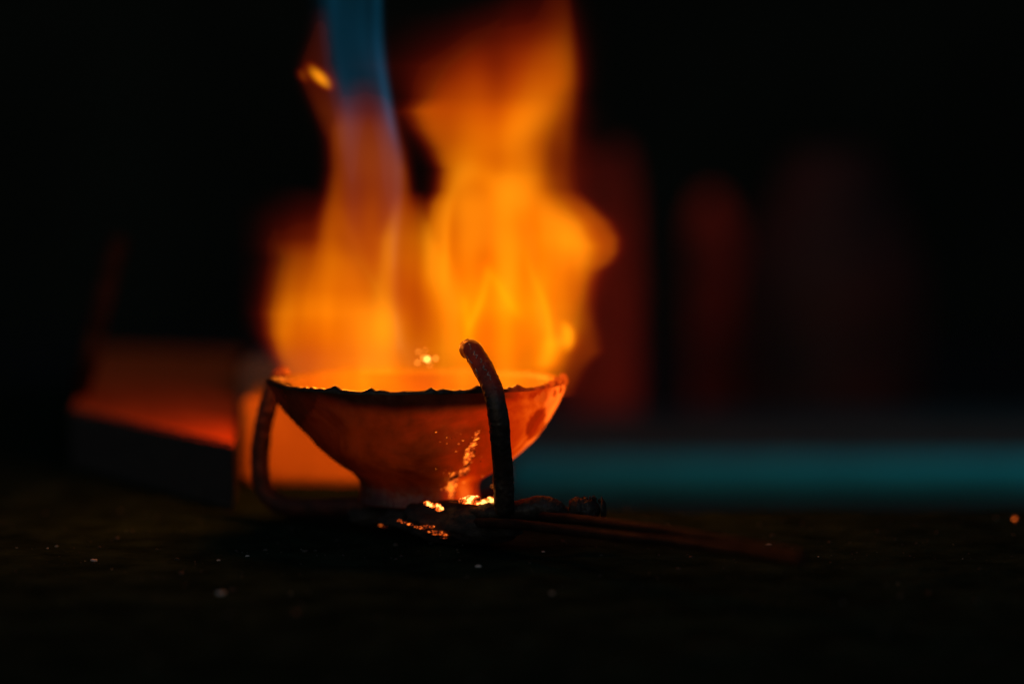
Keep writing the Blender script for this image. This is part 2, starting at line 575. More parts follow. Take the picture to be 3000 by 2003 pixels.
# rim: rounded wet lip between outer and inner wall
WT = 0.0034
inner = []
vs, fs = [], []
# hardened flux drawn up into small peaks: (photo px, height, width)
PEAKS = [(975, 0.0017, 0.0021), (1000, 0.0005, 0.0030), (1082, 0.0014, 0.0014), (1110, 0.0005, 0.0030), (1263, 0.0012, 0.0016), (1300, 0.0008, 0.0022), (905, 0.0006, 0.0008), (885, 0.0005, 0.0006), (1450, 0.0003, 0.003),
         (1405, 0.0016, 0.0022), (1440, 0.0016, 0.0030), (1500, 0.0008, 0.0007), (1524, 0.0015, 0.0016), (1640, 0.0012, 0.0030), (790, 0.0006, 0.004), (1350, 0.0003, 0.0012), (1180, 0.0003, 0.002), (935, 0.0003, 0.001)]


def peak(v):
    if v.y > 0.004:
        return 0.25 * max(0, mnoise.noise(Vector((v.x * 260, v.y * 260, 0.5)))) * 0.004
    h = 0.0
    for px, ph, pw in PEAKS:
        xc = (px - 1500) / F_PX * (v.y - CAM_Y)
        d = abs(v.x - xc) / pw
        h = max(h, ph * math.exp(-d ** 1.4))
    return h + 0.00005 * mnoise.fractal(Vector((v.x * 500, v.y * 500, 1.5)), 0.8, 2.1, 3)


pk = [peak(v) for v in outer[0]]
lipr = []
for k in range(9):
    a = math.pi * k / 8
    rr = []
    for j, v in enumerate(outer[0]):
        th = 2 * math.pi * j / SEG
        n = Vector((math.cos(th), math.sin(th), 0))
        bump = 0.0
        rr.append(v - n * (WT / 2 * (1 - math.cos(a))) + Vector((0, 0, (0.0011 + pk[j]) * math.sin(a))) + n * 0.0004 * math.sin(a))
    lipr.append(rr)
for rg in lipr:
    vs += rg
for i in range(8):
    for j in range(SEG):
        k = (j + 1) % SEG
        fs.append((i * SEG + j, i * SEG + k, (i + 1) * SEG + k, (i + 1) * SEG + j))
rim = link_mesh('rim', vs, fs, M_RIM, CR)
rim['label'] = 'blackened glassy rim with hardened flux'

vs, fs = [], []
inr = [lipr[-1]]
for q in range(1, 46):
    rg = outer[q]
    cx = sum(v.x for v in rg) / SEG
    if max(v.x for v in rg) - cx < 0.024:
        break
    new = []
    for v in rg:
        d = Vector((v.x - cx, v.y, 0))
        new.append(v - d.normalized() * 0.0042)
    inr.append(new)
for rg in inr:
    vs += rg
for i in range(len(inr) - 1):
    for j in range(SEG):
        k = (j + 1) % SEG
        fs.append((i * SEG + j, i * SEG + k, (i + 1) * SEG + k, (i + 1) * SEG + j))
fs.append(tuple((len(inr) - 1) * SEG + j for j in range(SEG)))
link_mesh('bowl_lining', vs, fs, M_INNER, CR)


# flux beads along the rim
def bead(px, py, w, h, mat, y=None, seed=1.0, sq=0.8):
    th = None
    best = min(range(SEG), key=lambda j: (abs((lipr[3][j].x) - at(px, py, lipr[3][j].y).x) + (10 if lipr[3][j].y > 0 else 0)))
    c = lipr[3][best].copy()
    if y is not None:
        c.y = y
    c.z -= 0.0003
    v, f = rock(c, 1.0, seed, 3, 0.12, (w, w * sq, h), 1.5)
    o = link_mesh('flux_bead', v, f, mat, CR)
    return o


for px, py, w, h, s in [(1650, 1108, 0.0017, 0.0024, 21), (1634, 1112, 0.0015, 0.0016, 22), (1615, 1118, 0.0013, 0.0012, 24)]:
    bead(px, py, w, h, M_BEAD_HOT, seed=s)


def shell_point(px, py):
    """front surface of the bowl seen at a pixel"""
    y = -0.03
    for _ in range(12):
        p = at(px, py, y)
        rowi = min(range(len(outer)), key=lambda i: abs(outer[i][0].z - p.z))
        rg = outer[rowi]
        cand = min((v for v in rg if v.y < 0), key=lambda v: abs(v.x - p.x))
        y = cand.y
    return at(px, py, y)


for px, py, w, s in [(1622, 1150, 0.0011, 31), (1585, 1160, 0.0016, 32), (1570, 1166, 0.0012, 33), (1640, 1140, 0.0010, 34)]:
    p = shell_point(px, py)
    v, f = rock(p, 1.0, s, 3, 0.15, (w, w * 0.7, w * 1.35), 1.4)
    link_mesh('flux_drip', v, f, M_BEAD_HOT, CR)

# slag run down the front: a ragged string of small glassy lumps, glints painted in as emission
parts = []
rr = random.Random(5)
runp = [(1400, 1262, 2), (1390, 1290, 3), (1382, 1305, 9), (1374, 1330, 9), (1368, 1352, 10), (1366, 1376, 9), (1346, 1388, 20), (1328, 1402, 10), (1326, 1420, 9), (1316, 1434, 11), (1324, 1450, 8), (1320, 1464, 8)]
C = catmull(runp, 150)
for i, (px, py, wd) in enumerate(C):
    for _ in range(7 if wd > 8 else 2):
        q = shell_point(px + rr.uniform(-wd, wd), py + rr.uniform(-5, 5))
        s = 0.00016 * math.exp(rr.gauss(0, 0.5))
        v_, f_ = rock((0, 0, 0), s, rr.uniform(0, 50), 1, 0.5, (2.8, 0.6, 0.7))
        parts.append(([q + Vector((p_.x, p_.y, p_.z + 0.45 * p_.x)) for p_ in v_], f_))
for _ in range(45):
    px, py = rr.gauss(1340, 45), rr.uniform(1260, 1440)
    q = shell_point(px, py)
    parts.append(rock(q, rr.uniform(0.0001, 0.0003), rr.uniform(0, 50), 1, 0.5, (1.5, 0.6, 0.8)))
o = link_mesh('slag_run', *merge(*parts), M_RUN, CR)
o['kind'] = 'stuff'
o['label'] = 'crumbly slag run down the front of the bowl, its glints painted as glow'

# molten pool at the bottom of the bowl
c = at(1225, 1118, 0)
POOL_Z = RIM_Z - 0.017
pr = min(outer, key=lambda rg: abs(rg[0].z - POOL_Z))
pcx = sum(v.x for v in pr) / SEG
prx = (max(v.x for v in pr) - min(v.x for v in pr)) / 2 - 0.0038
vs = [Vector((pcx, 0, POOL_Z))]
fs = []
for j in range(64):
    a = 2 * math.pi * j / 64
    vs.append(Vector((pcx + prx * math.cos(a), prx * 0.93 * math.sin(a), POOL_Z)))
for j in range(64):
    fs.append((0, 1 + j, 1 + (j + 1) % 64))
link_mesh('molten_pool', vs, fs, M_MELT, CR)

# ---------------------------------------------------------------- iron stand
ST = empty('iron_stand', at(1310, 1530, -0.01), 'blackened iron rod stand holding the crucible, with bent upright legs and long double handle', 'stand')


def rod(name, pts, r, n, mat, rough=0.00045, seed=0.0, seg=40, fine=0.0005, freq=260, label=None):
    path = []
    for p in pts:
        px, py, y = p[:3]
        k = p[3] if len(p) > 3 else 1.0
        q = at(px, py, y)
        path.append((q.x, q.y, q.z, r * k))
    v, f = tube(path, n, seg, rough, freq, seed, 5, fine)
    o = link_mesh(name, v, f, mat, ST)
    if label:
        o['label'] = label
    return o


rod('front_leg', [(1478, 1490, -0.052), (1476, 1440, -0.053), (1473, 1380, -0.054), (1468, 1310, -0.056), (1462, 1240, -0.057), (1455, 1190, -0.057), (1443, 1140, -0.055),
                  (1423, 1092, -0.052), (1400, 1050, -0.049), (1383, 1026, -0.047), (1372, 1022, -0.045)], 0.00345, 190, M_HOTROD, 0.00022, 3.0, 56, 0.0006, 190, 'rough upright rod bent over the front of the rim')
rr = random.Random(17)


def flux_thread(pts, y):
    row = []
    for i, (px, py) in enumerate(pts):
        for _ in range(1):
            q = at(px + rr.uniform(-3, 3), py + rr.uniform(-2, 2), y - 0.0006)
            row.append((q.x, q.y, q.z, rr.uniform(0.00012, 0.00024)))
    v, f = tube(row, len(row) * 4, 8, 0.00005, 2000, 1.0, 2)
    o = link_mesh('flux_thread', v, f, M_WET, ST)
    return o


for pts, y in [([(1374, 1006), (1379, 1009), (1376, 1014), (1381, 1020), (1379, 1024)], -0.0508), ([(1387, 1030), (1392, 1033), (1390, 1038), (1396, 1041), (1393, 1046), (1398, 1047)], -0.0528),
               ([(1406, 1052), (1409, 1058), (1412, 1056), (1410, 1061)], -0.0548), ([(1414, 1068), (1418, 1072), (1416, 1077), (1420, 1082), (1424, 1084), (1422, 1087)], -0.0562),
               ([(1428, 1090), (1431, 1096), (1429, 1099), (1435, 1101), (1433, 1106), (1438, 1112)], -0.0576), ([(1366, 1040), (1372, 1050)], -0.0520), ([(1376, 1055), (1381, 1064)], -0.0530),
               ([(1391, 1078), (1394, 1088), (1396, 1093), (1402, 1098)], -0.0560)]:
    flux_thread(pts, y)
rod('rear_leg', [(832, 1094, 0.030, 0.8), (818, 1110, 0.030), (798, 1150, 0.030), (780, 1210, 0.031), (768, 1270, 0.032), (762, 1335, 0.032), (764, 1395, 0.031), (778, 1440, 0.030), (812, 1472, 0.028),
                 (870, 1484, 0.024), (960, 1486, 0.016), (1080, 1484, 0.006), (1220, 1490, -0.006), (1300, 1500, -0.014)], 0.0034, 170, M_LEG, 0.0003, 8.0, 32, 0.0002, 260, 'bent iron leg curving round the left side of the bowl')
rod('cross_bar', [(1210, 1505, -0.022), (1300, 1500, -0.032), (1400, 1500, -0.042), (1480, 1502, -0.047), (1540, 1494, -0.048, 1.08), (1590, 1486, -0.048, 1.1), (1625, 1492, -0.048, 0.98), (1645, 1503, -0.048, 0.7)],
    0.0036, 90, M_ROD, 0.0004, 14.0, 40, 0.0005, 300, 'thick rusty bar lying under the front leg')
rod('support_leg', [(1300, 1500, -0.014), (1400, 1470, 0.02), (1470, 1440, 0.05), (1478, 1380, 0.06), (1476, 1300, 0.06), (1470, 1200, 0.056)], 0.0034, 70, M_LEG, 0.0003, 31.0, 24, 0.0002)
for hp in ([(1590, 1514, -0.055), (1700, 1522, -0.075), (1850, 1542, -0.105), (2000, 1564, -0.125), (2200, 1598, -0.15), (2350, 1626, -0.17)],
           [(1400, 1530, -0.046), (1500, 1534, -0.06), (1650, 1552, -0.085), (1850, 1576, -0.115), (2000, 1592, -0.13), (2200, 1620, -0.155), (2350, 1646, -0.175)]):
    rod('handle_bar', hp, 0.0017, 110, M_DULL, 0.0001, 21.0, 20, 0.0001, 200)


# hub: crusted lump joining the rods, standing on the ground
pts = []
for (px, py, y, r, sq, s) in [(1330, 1530, -0.030, 0.0105, (1.5, 0.9, 0.72), 2.0), (1420, 1532, -0.040, 0.0090, (1.6, 0.8, 0.75), 5.0), (1230, 1520, -0.016, 0.0075, (1.9, 0.9, 0.6), 9.0), (1125, 1512, -0.004, 0.0060, (2.0, 0.9, 0.6), 12.0)]:
    pts.append(rock(at(px, py, y), r, s, 4, 0.22, sq, 2.0))
link_mesh('slag_crust', *merge(*pts), M_SLAG, ST)

# ribbed bolt with a ragged burnt head, lying at the end of the cross bar
BT = empty('bolt', at(1690, 1540, -0.047), 'short ribbed iron bolt with crusted, ragged head beside the stand', 'bolt')
P0, P1 = at(1628, 1508, -0.047), at(1700, 1503, -0.047)
vs, fs = [], []
N, SG = 90, 28
for i in range(N):
    t = i / (N - 1)
    c = P0.lerp(P1, t)
    for j in range(SG):
        a = 2 * math.pi * j / SG
        r = 0.0024 + 0.00028 * math.sin(t * 2 * math.pi * 13 + a) + 0.0002 * mnoise.noise(Vector((t * 20, math.cos(a) * 2, math.sin(a) * 2)))
        vs.append(c + Vector((0, math.cos(a), math.sin(a))) * r)
for i in range(N - 1):
    for j in range(SG):
        k = (j + 1) % SG
        fs.append((i * SG + j, i * SG + k, (i + 1) * SG + k, (i + 1) * SG + j))
link_mesh('thread', vs, fs, M_ROD, BT)
HC = at(1722, 1494, -0.047)
vs, fs = [], []
N, SG = 46, 48
for i in range(N):
    t = i / (N - 1)
    for j in range(SG):
        a = 2 * math.pi * j / SG
        r = 0.0043 * (math.sin(math.pi * min(1, 0.08 + t * 1.1) ** 0.8) ** 0.45 if t < 0.86 else math.sqrt(max(0.0, 1 - ((t - 0.86) / 0.145) ** 2)) * 0.92)
        up = max(0.0, math.sin(a))
        r *= 1 + 0.12 * mnoise.fractal(Vector((t * 5, math.cos(a) * 1.6, math.sin(a) * 1.6)), 0.8, 2.1, 4) + 0.30 * up ** 3 * max(0.0, mnoise.noise(Vector((t * 16, a * 5.0, 4.4))))
        vs.append(HC + Vector(((t - 0.5) * 0.0126, math.cos(a) * r * 0.9, math.sin(a) * r)))
for i in range(N - 1):
    for j in range(SG):
        k = (j + 1) % SG
        fs.append((i * SG + j, i * SG + k, (i + 1) * SG + k, (i + 1) * SG + j))
fs.append(tuple(reversed(range(SG))))
fs.append(tuple((N - 1) * SG + j for j in range(SG)))
link_mesh('bolt_head', vs, fs, M_ROD, BT)
# ragged flakes standing on the head
fl_parts = []
rr = random.Random(3)
for k in range(16):
    px = rr.uniform(1690, 1766)
    q = at(px, 1459 + rr.uniform(-2, 5) + max(0, (px - 1745)) * 0.5, -0.047 + rr.uniform(-0.002, 0.002))
    fl_parts.append(rock(q, rr.uniform(0.0004, 0.0009), k * 3.1, 1, 0.6, (0.7, 0.6, 1.2)))
o = link_mesh('scale_flake', *merge(*fl_parts), M_SLAG, BT)
o['kind'] = 'stuff'

# ---------------------------------------------------------------- embers
rr = random.Random(9)


def ember(px, py, y, r, mat, label, sq=(1.3, 1, 0.8)):
    v, f = rock(at(px, py, y), r, rr.uniform(0, 90), 3, 0.28, sq, 1.6)
    o = link_mesh('ember', v, f, mat)
    return tag(o, label, 'ember', 'glowing embers under the crucible')


for i, (px, py, r, lab) in enumerate([
        (1360, 1467, 0.0014, 'small yellow-hot ember under the bowl, leftmost of the bright row'),
        (1379, 1463, 0.0018, 'yellow-hot ember heaped left of the bright row centre under the bowl'),
        (1396, 1465, 0.0019, 'largest yellow-hot ember in the bright row left of the front leg'),
        (1422, 1470, 0.0016, 'flat yellow-hot ember close left of the front leg'),
        (1441, 1462, 0.0013, 'small bright ember touching the front leg')]):
    ember(px, py, -0.044, r, M_EMBER, lab)
for i, (px, py, r, lab) in enumerate([
        (1252, 1474, 0.0010, 'tiny orange ember on the stand, leftmost under the foot'),
        (1268, 1480, 0.0011, 'orange ember on the stand left of the slag run'),
        (1281, 1478, 0.0010, 'orange crumb of ember right of a larger one by the foot'),
        (1288, 1489, 0.0011, 'dull orange ember at the foot of the slag run')]):
    ember(px, py, -0.042, r, M_EMBER, lab)
lowl = [(1130, 1538, 0.0013, 'dull red blurred ember farthest left on the ground'), (1168, 1524, 0.0010, 'red ember on the ground at the left end of the glowing row'),
        (1182, 1528, 0.0009, 'second dull ember of the glowing row on the ground'), (1200, 1535, 0.0010, 'third ember of the row on the ground before the stand'),
        (1215, 1542, 0.0008, 'tiny red ember midway along the row on the ground'), (1237, 1545, 0.0013, 'curled orange ember midway along the ground row'),
        (1257, 1542, 0.0014, 'ring-like orange ember above the ground row'), (1262, 1556, 0.0010, 'dull red ember low in the ground row'),
        (1285, 1560, 0.0017, 'brightest ember at the right end of the ground row'), (1302, 1565, 0.0011, 'small ember tucked against the slag at the right'),
        (1300, 1575, 0.0008, 'thin red ember lowest on the ground')]
for px, py, r, lab in lowl:
    y = -0.040 if px > 1150 else -0.01
    p = at(px, py, y)
    v, f = rock((p.x, p.y, p.z), r * 0.8, rr.uniform(0, 90), 3, 0.6, (1.6, 1, 0.5), 2.2)
    tag(link_mesh('ember', v, f, M_EMBER_DIM), lab, 'ember', 'glowing embers under the crucible')
y = (0.139 / math.tan(math.radians(4.1) + math.atan((1524 - 1001.5) / F_PX))) - 1
p = at(2973, 1524, y)
v, f = rock((p.x, p.y, p.z + 0.0005), 0.0008, 4.0, 3, 0.3)
tag(link_mesh('ember', v, f, M_EMBER_DIM), 'lone red spark on the ground at the far right', 'ember')


def on_ground(px, py):
    y = CAM_H / math.tan(PITCH + math.atan((py - 1001.5) / F_PX)) - 1
    p = at(px, py, y)
    return p.x, p.y


for px, py, r, lab in [(275, 1637, 0.0009, 'pale flat chip of grit at the lower left of the ground'), (1402, 1655, 0.0008, 'pale round pebble on the ground in front of the stand'),
                       (725, 1627, 0.0006, 'tiny white crumb on the ground left of centre'), (2252, 1592, 0.0008, 'small grey crumb on the ground right of the handle'),
                       (640, 1640, 0.0004, 'small bluish crumb left of the tiny white one')]:
    x, y = on_ground(px, py)
    v, f = rock((x, y, ground_z(x, y) + r * 0.3), r, px * 0.1, 3, 0.4, (1.3, 1, 0.6))
    tag(link_mesh('pebble', v, f, M_GRIT), lab, 'pebble')

parts = []
for _ in range(2600):
    x = rr.uniform(-0.24, 0.24)
    y = rr.uniform(-0.30, 0.07)
    s = 0.00016 * math.exp(rr.gauss(0, 0.55))
    parts.append(rock((x, y, ground_z(x, y) + s * 0.3), s * 1.5, rr.uniform(0, 90), 0 if s < 0.0004 else 1, 0.5, (1.2, 1, 0.7)))
o = link_mesh('grit', *merge(*parts[:1500]), M_CINDER)
tag(o, 'fine dark grit and cinders strewn over the sooty ground', 'grit', kind='stuff')
o = link_mesh('ash_crumbs', *merge(*parts[2500:]), M_GRIT)
tag(o, 'tiny pale ash crumbs scattered over the sooty ground', 'ash', kind='stuff')

# ---------------------------------------------------------------- dim background things
def prism(name, pts, z0, z1, mat, label, cat, bevel=0.004):
    o = slab(name, pts, z1, z1 - z0, mat, None, bevel)
    return tag(o, label, cat)


# teal painted beam of a farther, lower bench
def beam(name, y0, y1, z0, z1, x0, x1, mat, label, cat):
    return prism(name, [(x0, y0), (x1, y0), (x1, y1), (x0, y1)], z0, z1, mat, label, cat)


YP = 0.75
zb0, zb1 = at(1500, 1458, YP).z, at(1500, 1342, YP).z
pr_ = (zb1 - zb0) / 2
vs, fs = tube([(x, YP + pr_, (zb0 + zb1) / 2, pr_) for x in (at(1520, 1400, YP).x, 0.15, 0.3, 0.5, 0.8)], 90, 48, 0.0004, 30, 2.0)
tag(link_mesh('steel_pipe', vs, fs, M_TEAL), 'teal painted steel pipe lying blurred behind the crucible at right', 'pipe')
zc = at(1500, 1215, 0.95).z
beam('bench', 0.86, 0.99, zb0 - 0.06, zc, -0.05, 1.2, M_GREYMET, 'low dim grey bench behind the teal pipe', 'bench')

# post: dark square timber post, side lit by the fire
def post(px0, px1, py_top, y, label):
    a, b_ = at(px0, 1100, y), at(px1, 1100, y)
    r = (b_.x - a.x) / 2
    x, zt_ = a.x + r, at(1500, py_top, y).z
    v, f = tube([(x, y + r, -0.158 + r * 0.5, r), (x + 0.001, y + r, 0.0, r * 1.02), (x, y + r, zt_ * 0.55, r * 0.97), (x - 0.001, y + r, zt_ * 0.8, r * 0.85), (x - 0.002, y + r, zt_, r * 0.5)], 60, 32, 0.0012, 25, px0)
    tag(link_mesh('wooden_post', v, f, M_WOOD), label, 'post')


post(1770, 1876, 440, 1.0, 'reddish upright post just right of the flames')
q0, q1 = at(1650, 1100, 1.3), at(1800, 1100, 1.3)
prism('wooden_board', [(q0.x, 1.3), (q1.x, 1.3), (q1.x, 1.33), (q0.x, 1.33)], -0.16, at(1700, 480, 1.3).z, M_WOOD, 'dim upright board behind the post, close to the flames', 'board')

post(2010, 2175, 600, 1.55, 'reddish upright post added for the glow at the left edge of the metal drum')

# drum: rusty metal drum farther right
dc = at(2430, 1000, 1.32)
rad = (dc.x - at(2150, 1000, 1.32).x)
vs, fs = [], []
zlo, zhi = -0.16, at(2300, 440, 1.32).z
hs = np.linspace(0, 1, 60)
for t in hs:
    rb = rad * (1 + 0.018 * sum(math.exp(-((t - c) / 0.02) ** 2) for c in (0.02, 0.36, 0.68, 0.98)))
    rb *= 1 - 0.60 * max(0.0, (t - 0.62) / 0.38) ** 1.3
    for j in range(96):
        a = 2 * math.pi * j / 96
        vs.append((dc.x + rb * math.cos(a), dc.y + rb * math.sin(a), zlo + (zhi - zlo) * t))
for i in range(59):
    for j in range(96):
        k = (j + 1) % 96
        fs.append((i * 96 + j, i * 96 + k, (i + 1) * 96 + k, (i + 1) * 96 + j))
fs.append(tuple(59 * 96 + j for j in range(96)))
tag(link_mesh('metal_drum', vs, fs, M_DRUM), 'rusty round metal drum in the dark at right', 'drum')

# leaning iron bar and dark post at left
LB = [at(262, 1040, 0.22), at(300, 880, 0.24), at(345, 715, 0.26)]
vs, fs = tube([(p.x, p.y, p.z, 0.0045) for p in [at(232, 1150, YB + 0.06)] + LB], 40, 16, 0.0002, 200, 3)
tag(link_mesh('iron_bar', vs, fs, M_DULL), 'thin iron bar leaning in the dark behind the brick', 'bar')


# ---------------------------------------------------------------- flames (emissive gas volumes on voxel fields)
D_F = 1.0                                   # flame plane distance from the camera
ORG = at(1500, 1001.5, 0.0)
PXM = at(1501, 1001.5, 0.0).x               # metres per photo pixel in the flame plane
PZM = ORG.z - at(1500, 1002.5, 0.0).z


def smooth_noise(shape, cells, seed):
    r = np.random.default_rng(seed)
    a = r.standard_normal([c + 3 for c in cells])
    for ax in range(3):
        n, c = shape[ax], cells[ax]
        t = np.linspace(0, c, n)
        i = np.minimum(t.astype(int), c - 1)
        f = t - i
        w = [(1 - f) ** 3 / 6, (3 * f ** 3 - 6 * f ** 2 + 4) / 6, (-3 * f ** 3 + 3 * f ** 2 + 3 * f + 1) / 6, f ** 3 / 6]
        b = 0
        for k in range(4):
            sh = [1, 1, 1]
            sh[ax] = n
            b = b + np.take(a, i + k, axis=ax) * w[k].reshape(sh)
        a = b
    return (a / a.std()).astype(np.float32)


class Field:
    """a voxel block given in photo-pixel-like units (u to the right, v down, metres in depth)"""
    def __init__(self, u0, u1, v0, v1, y0, y1, step):
        self.u0, self.u1, self.v0, self.v1, self.y0, self.y1 = u0, u1, v0, v1, y0, y1
        self.nx = int((u1 - u0) / step) + 1
        self.nz = int((v1 - v0) / step) + 1
        self.ny = int((y1 - y0) / (PXM * step * 1.25)) + 1
        self.shape = (self.nz, self.ny, self.nx)
        self.v = np.linspace(v0, v1, self.nz, dtype=np.float32)[:, None, None]
        self.y = np.linspace(y0, y1, self.ny, dtype=np.float32)[None, :, None]
        self.u = np.linspace(u0, u1, self.nx, dtype=np.float32)[None, None, :]
        self.d = np.zeros(self.shape, np.float32)

    def warp(self, au, ay, cells, seed):
        self.wu = self.u + au * smooth_noise(self.shape, cells, seed)
        self.wy = self.y + ay * smooth_noise(self.shape, cells, seed + 1)

    def tongue(self, rows, yc=0.0, depth=1.0, gain=1.0):
        """rows: (v, left, right, soft_left, soft_right, brightness): a body with rounded plan section"""
        R = np.array(rows, float)
        vv = self.v[:, 0, 0]
        L, Rr, SL, SR, A = [np.interp(vv, R[:, 0], R[:, k]).astype(np.float32)[:, None, None] for k in range(1, 6)]
        k = np.array([0.25, 0.5, 0.25])
        A = np.where((self.v < R[0, 0]) | (self.v > R[-1, 0]), 0, A)
        hw = (Rr - L) / 2
        c = (Rr + L) / 2
        xn = (self.wu - c) / np.maximum(hw, 1)
        edge = 1 / (1 + np.exp(-(self.wu - L) / SL * 2.2)) / (1 + np.exp(-(Rr - self.wu) / SR * 2.2))
        W = hw * PXM * depth * (0.45 + 0.55 * np.sqrt(np.maximum(0, 1 - xn ** 2)))
        yy = (self.wy - yc) / np.maximum(W, 0.0015)
        self.d += gain * A * edge * np.exp(-np.minimum(yy ** 2 * 1.6, 30)) / np.maximum(W, 0.0015) * 0.01

    def ribbon(self, pts, yc=0.0, dy=0.004):
        """pts: (u, v, width, brightness): a thin bright strand"""
        C = catmull(pts, 60)
        vv = self.v[:, 0, 0]
        o = np.argsort(C[:, 1])
        C = C[o]
        cu, wd, A = [np.interp(vv, C[:, 1], C[:, k]).astype(np.float32)[:, None, None] for k in (0, 2, 3)]
        lo, hi = C[0, 1], C[-1, 1]
        fade = np.clip((self.v - lo) / 40, 0, 1) * np.clip((hi - self.v) / 40, 0, 1)
        self.d += A * fade * np.exp(-np.minimum(((self.wu - cu) / wd) ** 2, 30)) * np.exp(-np.minimum(((self.wy - yc) / dy) ** 2, 30)) / dy * 0.01

    def build(self, name, gas, skin, threshold, label, cat='flame'):
        d = np.maximum(self.d, 0)
        d[0], d[-1], d[:, 0], d[:, -1], d[:, :, 0], d[:, :, -1] = 0, 0, 0, 0, 0, 0
        # x fastest, then y, then z upwards
        flat = d[::-1].reshape(-1)
        me = bpy.data.meshes.new(name + '_samples')
        me.vertices.add(flat.size)
        at_ = me.attributes.new('heat', 'FLOAT', 'POINT')
        at_.data.foreach_set('value', flat.astype(np.float32))
        samples = bpy.data.objects.new(name + '_samples', me)      # voxel values only, never linked to the scene
        x0, x1 = (self.u0 - 1500) * PXM, (self.u1 - 1500) * PXM
        z0, z1 = ORG.z - (self.v1 - 1001.5) * PZM, ORG.z - (self.v0 - 1001.5) * PZM

        def tree(as_mesh):
            ng = bpy.data.node_groups.new(name, 'GeometryNodeTree')
            ng.interface.new_socket('Geometry', in_out='INPUT', socket_type='NodeSocketGeometry')
            ng.interface.new_socket('Geometry', in_out='OUTPUT', socket_type='NodeSocketGeometry')
            N, Lk = ng.nodes, ng.links
            N.new('NodeGroupInput')
            go = N.new('NodeGroupOutput')

            def mth(op, a, b=0.0):
                m = N.new('ShaderNodeMath')
                m.operation = op
                for i, q in enumerate((a, b)):
                    if isinstance(q, bpy.types.NodeSocket):
                        Lk.new(q, m.inputs[i])
                    else:
                        m.inputs[i].default_value = q
                return m.outputs[0]
            oi = N.new('GeometryNodeObjectInfo')
            oi.inputs['Object'].default_value = samples
            pos = N.new('GeometryNodeInputPosition')
            sep = N.new('ShaderNodeSeparateXYZ')
            Lk.new(pos.outputs[0], sep.inputs[0])
            idx = []
            for k, (a, b, m) in enumerate(((x0, x1, self.nx), (self.y0, self.y1, self.ny), (z0, z1, self.nz))):
                idx.append(mth('ROUND', mth('MULTIPLY', mth('SUBTRACT', sep.outputs[k], a), (m - 1) / (b - a))))
            lin = mth('ADD', idx[0], mth('ADD', mth('MULTIPLY', idx[1], self.nx), mth('MULTIPLY', idx[2], self.nx * self.ny)))
            f2i = N.new('FunctionNodeFloatToInt')
            Lk.new(lin, f2i.inputs[0])
            na = N.new('GeometryNodeInputNamedAttribute')
            na.data_type = 'FLOAT'
            na.inputs['Name'].default_value = 'heat'
            si = N.new('GeometryNodeSampleIndex')
            si.data_type = 'FLOAT'
            Lk.new(oi.outputs['Geometry'], si.inputs['Geometry'])
            Lk.new(na.outputs[0], si.inputs['Value'])
            Lk.new(f2i.outputs[0], si.inputs['Index'])
            vc = N.new('GeometryNodeVolumeCube')
            Lk.new(si.outputs[0], vc.inputs['Density'])
            vc.inputs['Min'].default_value = (x0, self.y0, z0)
            vc.inputs['Max'].default_value = (x1, self.y1, z1)
            vc.inputs['Resolution X'].default_value = self.nx
            vc.inputs['Resolution Y'].default_value = self.ny
            vc.inputs['Resolution Z'].default_value = self.nz
            last = vc
            if as_mesh:
                last = N.new('GeometryNodeVolumeToMesh')
                Lk.new(vc.outputs[0], last.inputs['Volume'])
                last.inputs['Threshold'].default_value = threshold
                last.inputs['Adaptivity'].default_value = 0.3
            sm = N.new('GeometryNodeSetMaterial')
            sm.inputs['Material'].default_value = skin if as_mesh else gas
            Lk.new(last.outputs[0], sm.inputs[0])
            Lk.new(sm.outputs[0], go.inputs[0])
            return ng

        tmp = bpy.data.objects.new('tmp', bpy.data.meshes.new('tmp'))
        COL.objects.link(tmp)
        tmp.modifiers.new('gas', 'NODES').node_group = tree(True)
        dg = bpy.context.evaluated_depsgraph_get()
        sk = bpy.data.meshes.new_from_object(tmp.evaluated_get(dg), depsgraph=dg)
        bpy.data.objects.remove(tmp)
        sk.name = name
        sk.materials.clear()
        sk.materials.append(skin)
        sk.polygons.foreach_set('use_smooth', [True] * len(sk.polygons))
        o = bpy.data.objects.new(name, sk)
        COL.objects.link(o)
        vo = bpy.data.objects.new('burning_gas', bpy.data.volumes.new('burning_gas'))
        vo.data.materials.append(gas)
        COL.objects.link(vo)
        vo.parent = o
        vo.modifiers.new('gas', 'NODES').node_group = tree(False)
        print(name, 'skin', len(sk.polygons), 'voxels', flat.size)
        return tag(o, label, cat)


def mat_skin(name, rgb, s):
    b = NB(name)
    t = b.n('ShaderNodeBsdfTransparent')
    e = b.n('ShaderNodeEmission', {'Color': (*rgb, 1), 'Strength': s})
    a = b.n('ShaderNodeAddShader', {0: t.outputs[0], 1: e.outputs[0]})
    b.link(a.outputs[0], b.out.inputs['Surface'])
    return b.m


def mat_gas(name, stops, strength, top):
    b = NB(name)
    at_ = b.n('ShaderNodeAttribute')
    at_.attribute_name = 'density'
    d = at_.outputs['Fac']
    col = b.ramp(b.math('DIVIDE', d, top), stops, 'LINEAR')
    e = b.n('ShaderNodeEmission', {'Color': col, 'Strength': b.math('MULTIPLY', d, strength)})
    b.link(e.outputs[0], b.out.inputs['Volume'])
    return b.m


# brightness values below are the red-channel radiance the flame should show
F = Field(690, 1860, -60, 1165, -0.052, 0.052, 7.0)
F.warp(9.0, 0.0030, (8, 4, 6), 3)
